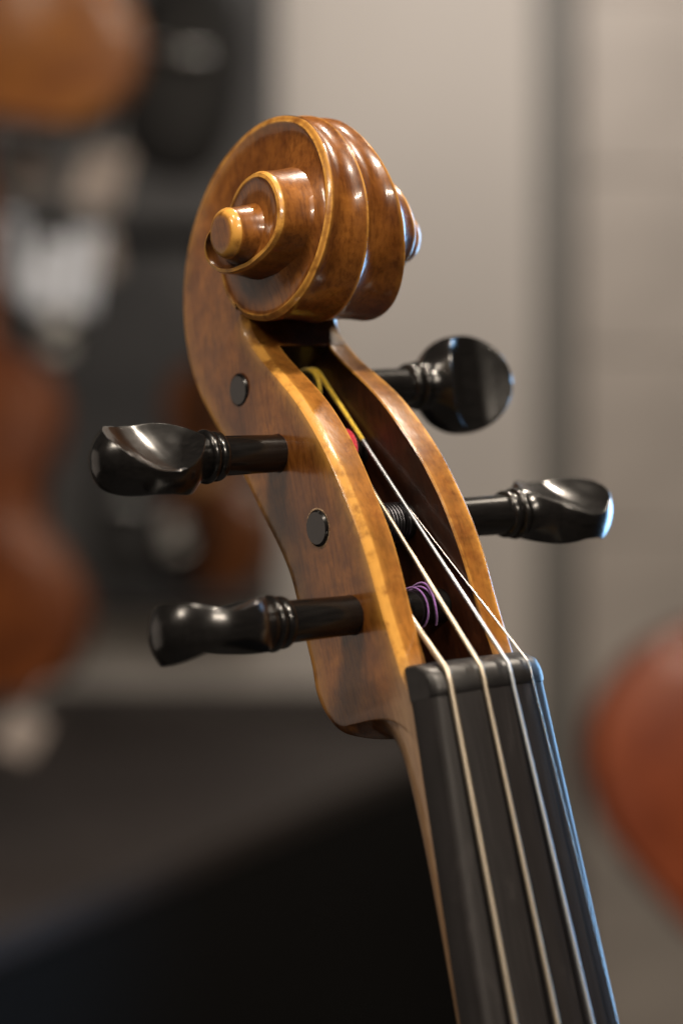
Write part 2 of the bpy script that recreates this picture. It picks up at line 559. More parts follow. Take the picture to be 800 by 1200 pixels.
# key stations of the neck and pegbox: front (u,w), back (u,w), half width back, half width front, edge rounding, flute depth
KEY = [
    (-160, -7.8, -160, -16.8, 13.4, 13.4, 9.0, 0.0),
    (-100, -7.8, -100, -17.2, 12.5, 12.5, 9.4, 0.0),
    (-50, -7.8, -50, -18.0, 11.6, 11.6, 10.2, 0.0),
    (-25, -7.8, -25, -19.0, 11.2, 11.2, 11.2, 0.0),
    (-13, -7.8, -12, -20.0, 11.0, 11.0, 11.0, 0.0),
    (-8.0, -7.8, -6.8, -20.6, 10.9, 11.0, 9.0, 0.0),
    (-5.0, -7.8, -5.0, -23.2, 10.9, 11.15, 6.0, 0.0),
    (-2.0, -7.8, -4.6, -26.8, 10.9, 11.35, 3.0, 0.0),
    (0.5, -7.8, -2.7, -30.6, 10.9, 11.6, 1.6, 0.2),
    (3.0, -7.8, 0.9, -33.8, 10.9, 11.75, 1.0, 0.5),
    (6.0, -7.9, 5.2, -35.5, 10.9, 11.9, 0.7, 0.9),
    (8.5, -8.4, 9.5, -35.7, 10.7, 11.9, 0.7, 1.2),
    (14.5, -9.5, 14.5, -35.7, 10.9, 12.0, 0.4, 1.4),
    (23, -10.6, 22.5, -36.0, 11.1, 12.1, 0.3, 1.5),
    (29, -11.9, 27.0, -36.8, 11.1, 12.1, 0.3, 1.5),
    (35, -13.8, 33.0, -39.2, 11.1, 12.05, 0.3, 1.5),
    (41.8, -16.5, 39.5, -42.6, 11.1, 11.9, 0.3, 1.5),
    (48.4, -20.1, 45.7, -45.6, 11.1, 11.6, 0.3, 1.4),
    (54, -23.9, 51.0, -48.6, 11.0, 11.3, 0.3, 1.4),
    (58.8, -28.2, 55.5, -51.4, 10.95, 10.85, 0.3, 1.3),
    (63.0, -32.2, 58.8, -53.3, 10.9, 10.5, 0.3, 1.3),
    (66.5, -34.9, 60.2, -54.1, 10.85, 10.35, 0.3, 1.2),
    (70.2, -37.0, 60.9, -54.5, 10.8, 10.3, 0.3, 1.2),
]
T_u, T_w = s_pt(235, s_r(235))
B_u, B_w = s_pt(-125, s_r(-125))
KEY.append((T_u, T_w, B_u, B_w, s_v(-125), 10.3, 0.3, 1.2))
SUB = 6
ki = np.arange(len(KEY), dtype=float)
kq = np.linspace(0, len(KEY) - 1, (len(KEY) - 1) * SUB + 1)
ST = np.array([catmull(ki, [k[c] for k in KEY], kq) for c in range(8)]).T
for c in range(8): ST[:, c] = smooth1(ST[:, c], 4)
NS = len(ST)
I_SPLIT = SUB * 5          # neck below, pegbox above
I_OPEN0 = SUB * 10 - 1     # pegbox opening starts at the nut
I_OPEN1 = SUB * 21         # and ends under the scroll

# outer path: back of neck and pegbox, then round the scroll to the throat
path = [(ST[i, 2], ST[i, 3], ST[i, 4], ST[i, 6], ST[i, 7]) for i in range(NS)]
DPH = 3
phis_out = list(range(-125 + DPH, 236, DPH))
for p in phis_out:
    u, w = s_pt(p, s_r(p))
    v = s_v(p)
    path.append((u, w, v, 0.3, (0.15 * v + 0.1) * float(np.interp(p, [95, 185], [1.0, 0.30])) if p > 0 else 1.0 + 0.2 * (p + 125) / 125))
path = np.array(path)
tang = np.gradient(path[:, :2], axis=0)
tang /= np.linalg.norm(tang, axis=1)[:, None]
nrm = np.stack([tang[:, 1], -tang[:, 0]], 1)       # right of travel
# travel goes up the back: the inside is on the front (w+) side there
if nrm[NS // 2][1] < 0: nrm = -nrm
nrm[:, 0] = smooth1(nrm[:, 0], 2); nrm[:, 1] = smooth1(nrm[:, 1], 2)
nrm /= np.linalg.norm(nrm, axis=1)[:, None]

CH = 0.95     # chamfer of the edges


def outer_section(i):
    """points across the outer (fluted) surface at path station i, from left edge to right edge"""
    u, w, V, rnd, fl = path[i]
    n = nrm[i]
    pts = []; wr = []
    # edge angle samples
    S = [-1.0, -0.985, -0.95, -0.90, -0.82, -0.72, -0.60, -0.48, -0.36, -0.25, -0.15, -0.08, -0.045, 0.0]
    S = S + [-s for s in S[-2::-1]]
    flat = min(1.0, rnd / 9.0)
    for s in S:
        a = abs(s)
        # inset: chamfer near the edge when sharp, ellipse when rounded
        lim = max(0.0, 1.0 - 0.85 / V)
        cham = CH * max(0.0, (a - lim) / (1 - lim)) if a > lim else 0.0
        ell = rnd * (1 - math.sqrt(max(0.0, 1 - a * a)))
        x = 0.0
        if fl > 0:
            q = min(1.0, a / lim)
            x = fl * 4 * q * (1 - q)
            ridge = 0.35 if a < 0.05 else 0.0
        ins = (1 - flat) * cham + ell + x
        pts.append((s * V, u + n[0] * ins, w + n[1] * ins))
        e = 0.0
        if a > 0.93: e = max(0.0, 1 - rnd / 1.5)
        if a < 0.03 and i > NS: e = 1.0
        wr.append(e)
    return pts, wr, S


sections = [outer_section(i) for i in range(len(path))]
NO = len(sections[0][0])
# rows near the edge: make the edge sample positions follow the true chamfer width
for i, (pts, wr, S) in enumerate(sections):
    u, w, V, rnd, fl = path[i]
    n = nrm[i]
    flat = min(1.0, rnd / 9.0)
    for j, back, c_ in ((1, 0.28, 0.55), (2, 0.62, 0.12), (3, 0.95, 0.0)):
        k = NO - 1 - j
        vv = V - back
        ell = rnd * (1 - math.sqrt(max(0.0, 1 - (vv / V) ** 2)))
        ins = CH * c_ * (1 - flat) + ell + (0.0 if j < 3 else fl * 0.16)
        for idx, sg in ((j, -1), (k, 1)):
            pts[idx] = (sg * vv, u + n[0] * ins, w + n[1] * ins)
        wr[j] = wr[k] = {1: 0.42, 2: 1.0, 3: 0.25}[j] * max(0.0, 1 - rnd / 1.5)

NF = 16


def cheek_row(i, sign):
    """from the back rim across the cheek to the front edge, pegbox station i"""
    pts, wr, S = sections[i]
    b = pts[0] if sign < 0 else pts[-1]
    Fu, Fw, Bu, Bw, Vb, Vf = ST[i, :6]
    edge = max(0.0, min(1.0, (i - (SUB * 9 - 4)) / 8.0))
    d = np.array([Bu - Fu, Bw - Fw]); d /= np.linalg.norm(d)
    fin = np.array([Fu, Fw]) + d * (CH * 1.15) * edge       # inner end of front chamfer
    row = []; wear = []
    for k in range(NF + 1):
        t = k / NF
        t2 = t
        bulge = 0.35 * math.sin(math.pi * t) * edge
        x = abs(b[0]) * (1 - t2) + Vf * t2 + bulge
        row.append((sign * x, b[1] * (1 - t2) + fin[0] * t2, b[2] * (1 - t2) + fin[1] * t2))
        wear.append(wr[0] * (1.0 if k == 0 else 0.0))
    # front chamfer
    for (q, out, we) in ((0.5, 0.28, 1.0), (0.0, 0.75, 1.0)):
        p = np.array([Fu, Fw]) + d * CH * 1.15 * q * edge
        row.append((sign * (Vf - out * edge * 1.5), p[0], p[1])); wear.append(we * edge)
    wear[NF] = 0.75 * edge
    wear[1] = 0.26 * edge; wear[2] = 0.13 * edge
    wear[NF - 1] = 0.20 * edge; wear[NF - 2] = 0.10 * edge
    return row, wear


neck_g, box_g, hol_g = Geo(), Geo(), Geo()
for (geo, lo, hi) in ((neck_g, 0, I_SPLIT), (box_g, I_SPLIT, NS - 1)):
    rows = [sections[i][0] for i in range(lo, hi + 1)]
    geo.grid(rows, [sections[i][1] for i in range(lo, hi + 1)])
    for sg in (-1, 1):
        rr = [cheek_row(i, sg) for i in range(lo, hi + 1)]
        geo.grid([r[0] for r in rr], [r[1] for r in rr])

# glue surface of the neck below the nut, and the full-width front from the opening up to the throat
rowsN = []
for i in range(0, I_SPLIT + 1):
    r = cheek_row(i, -1)[0][-1]; q = cheek_row(i, 1)[0][-1]
    rowsN.append([r, q])
neck_g.grid(rowsN)
INV = [(6, 7.0), (14.4, 6.75), (27, 6.4), (34, 6.4), (41, 6.1), (48, 5.6), (55, 5.45), (61.5, 5.3), (67, 5.3), (80, 5.3)]
def inner_v(u): return float(np.interp(u, [a for a, b in INV], [b for a, b in INV]))
rowsT = []
rowsB = []
for i in range(I_SPLIT, NS):
    a = cheek_row(i, -1)[0][-1]; b = cheek_row(i, 1)[0][-1]
    if i <= I_OPEN0: rowsB.append([a, b])
    if i >= I_OPEN1:
        rowsT.append([tuple(a[q] * (1 - t) + b[q] * t for q in range(3)) for t in np.linspace(0, 1, 9)])
box_g.grid(rowsB, [[0.2, 0.2]] * len(rowsB))
box_g.grid(rowsT, [[0.3] + [0] * 7 + [0.3]] * len(rowsT))
# front faces of the two cheeks and the hollow behind
floor_rows = {}
for sg in (-1, 1):
    rows = []; wrs = []; hrows = []
    for i in range(I_OPEN0, I_OPEN1 + 1):
        a = cheek_row(i, sg)[0][-1]
        Fu, Fw, Bu, Bw = ST[i, :4]
        iv = inner_v(Fu)
        d = np.array([Bu - Fu, Bw - Fw])
        row = [a]; wr = [0.85]
        for t in (0.12, 0.3, 0.5, 0.7, 0.88):
            row.append((a[0] * (1 - t) + sg * iv * t, a[1] + 0.0 * t, a[2] - 0.10 * math.sin(math.pi * t)))
            wr.append({0.12: 0.30, 0.3: 0.16, 0.5: 0.13, 0.7: 0.13, 0.88: 0.2}[t])
        row.append((sg * (iv + 0.22), a[1], a[2])); wr.append(0.6)
        dn = d / np.linalg.norm(d)
        row.append((sg * iv, a[1] + dn[0] * 0.35, a[2] + dn[1] * 0.35)); wr.append(0.35)
        for t in (0.06, 0.2, 0.4, 0.6, 0.74):
            row.append((sg * (iv - 0.5 * t), a[1] + d[0] * t, a[2] + d[1] * t)); wr.append(0.0)
        rows.append(row[:8]); wrs.append(wr[:8])
        hrows.append(row[7:])
        floor_rows.setdefault(i, {})[sg] = row[-1]
    box_g.grid(rows, wrs)
    hol_g.grid(hrows)
    floor_rows['top%d' % sg] = hrows[-1]
    floor_rows['bot%d' % sg] = hrows[0]
hol_g.grid([[floor_rows[i][-1], floor_rows[i][1]] for i in range(I_OPEN0, I_OPEN1 + 1)])
for e in ('top', 'bot'):
    hol_g.grid([[a, b] for a, b in zip(floor_rows[e + '-1'], floor_rows[e + '1'])])

# fix small strip between throat surface edge at the opening and the cheek fronts
i = I_OPEN1
a = cheek_row(i, -1)[0][-1]; b = cheek_row(i, 1)[0][-1]
iv = inner_v(ST[i, 0])

# --- scroll
scr_g = Geo()
lo = NS - 1
scr_g.grid([sections[i][0] for i in range(lo, len(path))], [sections[i][1] for i in range(lo, len(path))])
phis = list(range(-125, R_END + 1, DPH))
if phis[-1] != R_END: phis.append(R_END)
for sg in (-1, 1):
    # the treble side volute is carved a little less proud than the bass side
    def vk(p): return 1.0 if sg < 0 else float(np.interp(p, [235, 300, 420, 480, 545, 600, 675], [1.0, 0.84, 0.80, 0.86, 0.92, 0.93, 0.90]))
    rows = []; wrs = []
    for p in phis:
        r1, v1 = s_r(p), s_v(p) * vk(p)
        r2, v2 = s_r(p + 360), s_v(p + 360) * vk(p + 360)
        vb = s_vb(p) * vk(p)
        row = []; wr = []
        grow = max(0.0, min(1.0, (p + 360 - 235) / 60.0))          # how far the inner wall stands out of the cheek
        fl = 0.9 * grow
        top = v2 - 0.75
        vb = min(vb, top - 0.15)
        rb = r2 + fl
        ra = r1 - CH
        idx = None
        if p <= 235:
            k = NS - 1 + int(round((p + 125) / DPH))
            if k < len(sections):
                pp = sections[k][0][0]
                a0 = (abs(pp[0]), pp[1], pp[2])
            else:
                a0 = None
        else:
            a0 = None
        if a0 is None:
            uu, ww = s_pt(p, ra); a0 = (v1, uu, ww)
        ub, wb = s_pt(p, rb)
        span = math.hypot(a0[1] - ub, a0[2] - wb)
        if rb > ra: rb = ra; ub, wb = s_pt(p, rb)
        for k in range(NF + 1):
            t = k / NF
            # soft fall from the rim into the recessed floor, then out to the foot of the next wall
            if k == 0: tt = 0.0
            elif k == 1: tt = min(0.4 / max(span, 0.5), 0.06)
            else: tt = t
            dip = -min(1.0, span * 0.09) * math.sin(math.pi * tt ** 0.7) * min(1.0, max(0.0, (p + 70) / 90.0))
            x = v1 * (1 - tt) + vb * tt + dip
            if p < -60: x += 0.35 * math.sin(math.pi * tt) * min(1.0, (-60 - p) / 65.0)
            row.append((sg * x, a0[1] * (1 - tt) + ub * tt, a0[2] * (1 - tt) + wb * tt))
            soft = max(0.0, min(1.0, (20 - p) / 60.0))
            wr.append(1.0 if k == 0 else ({1: 0.26, 2: 0.13}.get(k, 0.0) * soft))
        for k in range(1, 7):
            t = k / 6
            r = r2 + (rb - r2) * (1 - t) ** 1.6
            if k == 6: r = r2
            uu, ww = s_pt(p, r)
            row.append((sg * (vb + (top - vb) * t), uu, ww))
            wr.append(1.0 if k == 6 else (0.0))
        # tiny extra row so that the gold edge stays narrow
        uu, ww = s_pt(p, r2); q = row[-1]
        row.insert(len(row) - 1, (sg * (top - min(0.3, 0.3 * (top - vb))), uu, ww)); wr.insert(len(wr) - 1, 0.1)
        uu, ww = s_pt(p, r2 - 0.35); row.append((sg * (v2 - 0.16), uu, ww)); wr.append(1.0)
        uu, ww = s_pt(p, r2 - CH); row.append((sg * v2, uu, ww)); wr.append(1.0)
        rows.append(row); wrs.append(wr)
    scr_g.grid(rows, wrs)
    # eye: rounded shoulder and cap
    eye = []; ew = []
    for (r, v, we) in ((4.3, 19.65, 1.0), (4.15, 20.1, 1.0), (3.85, 20.55, 1.0), (3.4, 20.9, 0.9), (2.95, 21.02, 0.25), (2.3, 21.05, 0.0)):
        eye.append([(sg * v * vk(700), CU + r * math.cos(q), CWW + r * math.sin(q)) for q in np.linspace(0, 2 * math.pi, 72, endpoint=False)])
        ew.append([we] * 72)
    scr_g.grid(eye, ew, close=True)
    scr_g.fan(eye[-1], (sg * 21.1 * vk(700), CU, CWW))

neck = neck_g.build('neck', M['maple'], violin, 50, MM, True, 0.00002)
pegbox = box_g.build('pegbox', M['maple'], violin, 32, MM, True, 0.00002)
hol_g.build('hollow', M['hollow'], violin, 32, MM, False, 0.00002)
scroll = scr_g.build('scroll', M['maple'], violin, 32, MM, True, 0.00002)

# --- fingerboard and nut
g = Geo()
rows = []
for u in np.concatenate([np.linspace(0, -60, 13), np.linspace(-75, -165, 7)]):
    h = 11.75 + 0.041 * -u
    prof = [(-h + 0.25, -7.75), (-h, -7.2), (-h, -2.6), (-h + 0.06, -2.3), (-h + 0.2, -2.0), (-h + 0.45, -1.76)]
    for t in np.linspace(-0.945, 1 - 2.1 / h, 23):
        prof.append((h * t, -1.72 * (t * t)))
    e0 = -1.72 * (1 - 2.1 / h) ** 2
    for t in np.linspace(0.1, 1, 10):
        prof.append(((1 - t) ** 2 * (h - 2.1) + 2 * t * (1 - t) * (h - 0.45) + t * t * h, (1 - t) ** 2 * e0 + 2 * t * (1 - t) * (e0 - 0.42) + t * t * -3.6))
    prof += [(h, -4.2), (h, -7.2), (h - 0.25, -7.75)]
    rows.append([(x, u, w) for x, w in prof])
g.grid(rows, close=True)
g.fan(rows[0], (0, 0, -4)); g.fan(rows[-1], (0, -165, -4))
g.build('fingerboard', M['board'], violin, 50, MM)

g = Geo()
NP = [(0.02, -7.7), (0.02, -3.0), (0.02, -0.2), (0.1, 0.05), (0.4, 0.17), (1.1, 0.22), (2.1, 0.12), (3.0, -0.25), (3.9, -0.75), (4.7, -2.1), (5.3, -3.8), (5.7, -5.8), (5.8, -7.7)]
rows = []
for v, ins in ((-11.78, 1.15), (-11.7, 0.75), (-11.45, 0.38), (-11.0, 0.12), (-10.4, 0.0), (-6, 0), (0, 0), (6, 0), (9.4, 0.0), (10.3, 0.18), (10.95, 0.5), (11.4, 1.0), (11.66, 1.7)):
    arch = -1.72 * (v / 12.3) ** 2
    rows.append([(v, max(0.02, min(u, 5.8 - ins * 0.6)), w if k in (0, len(NP) - 1) else w + arch * (0.9 if w > -3 else 0.4) - ins * (1.1 if w > -6 else 0.2)) for k, (u, w) in enumerate(NP)])
g.grid(rows, close=True)
g.fan(rows[0], (-11.78, 2.6, -4)); g.fan(rows[-1], (11.66, 2.6, -4))
g.build('nut', M['nut'], violin, 50, MM)


# --- pegs
def peg(side, u, w, roll, collar, tip, r_end, full=False, cr=4.25, scale=1.0, seed=0):
    """tapered shaft, turned collar and a thumb piece dished on both sides"""
    p = empty('peg'); p.parent = violin
    p.location = (0, u * MM, w * MM)
    rnd = random.Random(seed)
    cb, sb = math.cos(math.radians(roll)), math.sin(math.radians(roll))
    cdir = (sb, cb)             # (u,w) of the dish normal
    bdir = (cb, -sb)

    def P(a, b, c):
        return (side * a, bdir[0] * b + cdir[0] * c, bdir[1] * b + cdir[1] * c)
    # shaft
    g = Geo()
    prof = [(-tip + 0.0, 0.0), (-tip, r_end - 0.35), (-tip + 0.3, r_end), (collar, r_end + 0.55)]
    rows = [[P(a, r * math.cos(q), r * math.sin(q)) for q in np.linspace(0, 2 * math.pi, 40, endpoint=False)] for a, r in prof[1:]]
    g.grid(rows, close=True)
    g.fan(rows[0], P(-tip, 0, 0))
    g.build('shaft', M['ebony_peg'], p, 40, MM)
    # collar: two turned rings
    g = Geo()
    cp = []
    a = collar - 0.15
    cp += [(a, r_end + 0.2), (a + 0.05, cr - 0.55)]
    for k in range(9):
        q = math.pi * k / 8
        cp.append((a + 0.1 + 0.85 * (1 - math.cos(q)), cr - 0.45 + 0.45 * math.sin(q)))
    cp.append((a + 1.95, cr - 0.6))
    for k in range(9):
        q = math.pi * k / 8
        cp.append((a + 2.05 + 0.8 * (1 - math.cos(q)), cr - 0.4 + 0.75 * math.sin(q)))
    cp += [(a + 3.8, cr - 0.65), (a + 4.2, cr - 0.5)]
    rows = [[P(q_a, r * math.cos(q), r * math.sin(q)) for q in np.linspace(0, 2 * math.pi, 48, endpoint=False)] for q_a, r in cp]
    g.grid(rows, close=True)
    g.build('collar', M['ebony_peg'], p, 60, MM)
    # head
    h0 = a + 3.7
    RB = [(0, 4.3), (0.8, 4.6), (2.2, 5.7), (4.2, 7.7), (6.6, 9.0), (9.5, 9.35), (12.5, 9.0), (15, 8.0), (17, 6.6), (18.6, 4.8), (19.6, 3.0), (20.15, 1.3), (20.3, 0.15)]
    CC = [(0, 4.5), (1.5, 4.4), (3.5, 4.0), (5.5, 3.5), (7.5, 2.9), (9.8, 2.4), (12, 2.45), (14.5, 3.2), (16.5, 4.1), (18.5, 4.8), (20.3, 5.2)]
    if full: CC = [(0, 8.2), (1.5, 7.3), (3, 6.2), (5, 4.4), (7, 3.15), (9.5, 2.4), (12, 2.45), (14.5, 3.2), (16.5, 4.2), (18.5, 5.2), (20.3, 6.0)]
    A = np.concatenate([np.linspace(0, 17, 46), 17 + 3.3 * np.sin(np.linspace(0.06, 1, 16) * math.pi / 2)])
    RA = smooth1(catmull([q[0] for q in RB], [q[1] for q in RB], A), 1) * scale
    RA[-1] = 0.12
    CA = pchip([q[0] for q in CC], [q[1] for q in CC], A) * scale
    g = Geo(); rows = []
    for a_, r, c in zip(A, RA, CA):
        r = max(r, 0.1)
        if c >= r * 0.999: lim = math.pi / 2 * 0.999
        else: lim = math.asin(c / r)
        ring = []
        bmx = r * math.cos(lim); cmx = r * math.sin(lim)
        for k in range(13):
            t = math.sin(math.pi / 2 * (1 - 2 * k / 12))     # dish on +c: from b=+ to b=-
            sd = (0.25 if full else 1.05) * (1 - t * t) * min(1.0, bmx / 8) * min(1.0, cmx / 2.4)
            ring.append((bmx * t, cmx - sd))
        for k in range(1, 16):
            q = lim * math.sin(math.pi / 2 * (1 - 2 * k / 16))
            ring.append((-r * math.cos(q), r * math.sin(q)))
        for k in range(13):
            t = math.sin(math.pi / 2 * (-1 + 2 * k / 12))
            sd = (0.25 if full else 1.05) * (1 - t * t) * min(1.0, bmx / 8) * min(1.0, cmx / 2.4)
            ring.append((bmx * t, -cmx + sd))
        for k in range(1, 16):
            q = -lim * math.sin(math.pi / 2 * (1 - 2 * k / 16))
            ring.append((r * math.cos(q), r * math.sin(q)))
        rg = np.array(ring)
        for _ in range(3):                            # ease the crest between dish and round
            rg2 = 0.25 * np.roll(rg, 1, 0) + 0.5 * rg + 0.25 * np.roll(rg, -1, 0)
            sel = [kk % len(rg) for c0 in (0, 12, 28, 40) for kk in range(c0 - 1, c0 + 2)]
            rg[sel] = rg2[sel]
        rows.append([P(h0 + a_, b, c2) for b, c2 in rg])
    g.grid(rows, close=True)
    g.fan(rows[-1], P(h0 + 20.32, 0, 0))
    g.build('thumb_piece', M['ebony_peg'], p, 34, MM)
    return p


peg(1, 60.3, -41.2, -6, 25.6, 11.5, 2.85, True, seed=1)
peg(-1, 46.6, -32.0, 49, 23.6, 11.0, 2.85, scale=0.91, seed=2)
peg(1, 31.7, -23.7, 58, 28.0, 12.55, 3.05, seed=3)
peg(-1, 16.1, -18.8, 86, 25.3, 11.0, 2.9, seed=4)



def hole_rim(side, u, w, r, mat, wid=0.28):
    """thin worn ring of the peg hole on the outside of a cheek"""
    k = int(np.argmin((ST[:, 0] - u) ** 2 * 0.5 + ((ST[:, 2] - u) ** 2) * 0.5))
    Fu, Fw, Bu, Bw, Vb, Vf = ST[k, :6]
    t = np.clip(((w - Bw) / (Fw - Bw)), 0, 1)
    x = Vb * (1 - t) + Vf * t + 0.35 * math.sin(math.pi * t)
    g = Geo(); rng = random.Random(int(u * 10))
    rows = []
    jag = [rng.uniform(0.6, 1.25) for _ in range(48)]
    for (rr, h) in ((0.0, -0.6), (0.0, 0.07), (0.5, 0.09), (1.0, 0.05), (1.0, -0.3)):
        rows.append([(side * (x + h), u + (r + wid * rr * jag[j]) * math.cos(q), w + (r + wid * rr * jag[j]) * math.sin(q)) for j, q in enumerate(np.linspace(0, 2 * math.pi, 48, endpoint=False))])
    g.grid(rows, close=True)
    g.build('peg_hole_rim', mat, pegbox, 60, MM)


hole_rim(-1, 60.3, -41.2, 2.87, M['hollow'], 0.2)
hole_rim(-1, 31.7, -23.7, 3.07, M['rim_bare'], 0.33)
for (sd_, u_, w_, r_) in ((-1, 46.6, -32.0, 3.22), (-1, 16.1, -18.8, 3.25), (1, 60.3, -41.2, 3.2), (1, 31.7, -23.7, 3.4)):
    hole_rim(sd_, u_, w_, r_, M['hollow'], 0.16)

# --- strings
def arc_helix(v0, v1, u, w, r, turns, ph0, n=26):
    out = []
    m = int(n * turns)
    for k in range(m + 1):
        t = k / m
        q = ph0 + 2 * math.pi * turns * t
        out.append((v0 + (v1 - v0) * t, u + r * math.cos(q), w + r * math.sin(q)))
    return out


def seg(a, b, n=10):
    a = Vector(a); b = Vector(b)
    return [tuple(a.lerp(b, k / n)) for k in range(n + 1)]


def string(mat, r, peg_u, peg_w, v0, v1, turns, start, nut_v, nut_u, bot_v, silk_mat=None, silk_to=None, silk_r=None):
    """coil on the peg, straight run to the nut, over the nut and down the fingerboard"""
    rad = 3.05 + r
    # tangent leaving the peg towards the nut, on its front side
    du, dw = nut_u - peg_u, 0.55 - peg_w
    ln = math.hypot(du, dw)
    ang = math.atan2(dw, du)
    off = math.acos(max(-1, min(1, rad / ln)))
    q_end = ang - off
    tp = (v1, peg_u + rad * math.cos(q_end), peg_w + rad * math.sin(q_end))
    coil = arc_helix(v0, v1, peg_u, peg_w, rad, turns, q_end - 2 * math.pi * turns)
    arch = -1.72 * (nut_v / 12.3) ** 2 * 0.9
    n1 = (nut_v, nut_u + 1.2, -0.06 + arch + r)
    n2 = (nut_v, nut_u - 0.6, 0.22 + arch + r * 0.7)
    n3 = (nut_v + (bot_v - nut_v) * 0.02, -0.6, 0.22 + arch + r * 0.7)
    end = (nut_v + (bot_v - nut_v) * 3.2, -165, 4.6 + arch)
    run = seg(tp, n1, 20)
    o_pts = []
    if silk_mat is None:
        o_pts = coil[:-1] + run
    else:
        kk = int(20 * silk_to)
        o_pts = run[kk:]
    o_pts = o_pts + [n2, n3] + seg(n3, end, 12)[1:]
    g = Geo(); g.tube(o_pts, r, 10)
    s = g.build('string', mat, violin, 180, MM)
    if silk_mat is not None:
        g = Geo(); g.tube(coil[:-1] + run[:int(20 * silk_to) + 1], silk_r or r * 1.15, 8)
        g.build('silk_wrap', silk_mat, s, 180, MM)
    return s


s1 = string(M['string_gold'], 0.48, 16.1, -18.8, -6.3, -4.4, 3.2, 0, -9.1, 2.3, -9.8, M['silk_purple'], 0.05, 0.36)
s2 = string(M['string_gold'], 0.41, 46.6, -32.0, 2.5, -0.4, 4.2, 0, -2.9, 2.3, -2.2, M['silk_red'], 0.06, 0.36)
s3 = string(M['string_silver'], 0.35, 60.3, -41.2, 3.2, 4.6, 1.3, 0, 2.8, 2.3, 4.6, M['silk_yellow'], 0.27, 0.46)
s4 = string(M['string_steel'], 0.21, 31.7, -23.7, 0.6, 5.4, 7.2, 0, 7.4, 2.3, 9.9, M['string_dark'], 0.03, 0.26)

# purple thread turns that stand off the lowest peg
g = Geo()
g.tube(arc_helix(0.6, 2.5, 16.1, -18.8, 3.5, 1.25, -0.4, 30), 0.18, 7)
g.tube([(v + 0.5 * math.sin(2.2 * q), u, w) for (v, u, w), q in zip(arc_helix(2.2, 2.9, 16.1, -18.8, 4.1, 0.55, -0.9, 40), np.linspace(0, 3, 23))], 0.2, 7)
g.build('silk_wrap', M['silk_purple'], s1, 180, MM)


# ------------------------------------------------------------------ background instruments
def violin_outline(n=72):
    """half outline of a violin body in units of its length: (x, y), y from 0 at the bottom to 1"""
    ks = [(0.0, 0.0), (0.10, 0.004), (0.20, 0.045), (0.272, 0.13), (0.29, 0.22), (0.272, 0.31), (0.232, 0.375), (0.222, 0.40), (0.175, 0.45),
          (0.152, 0.52), (0.160, 0.585), (0.200, 0.645), (0.205, 0.665), (0.226, 0.72), (0.236, 0.79), (0.222, 0.87), (0.17, 0.94), (0.09, 0.982), (0.0, 0.985)]
    t = np.linspace(0, 1, len(ks))
    q = np.linspace(0, 1, n)
    return list(zip(np.maximum(0, pchip(t, [k[0] for k in ks], q)), pchip(t, [k[1] for k in ks], q)))


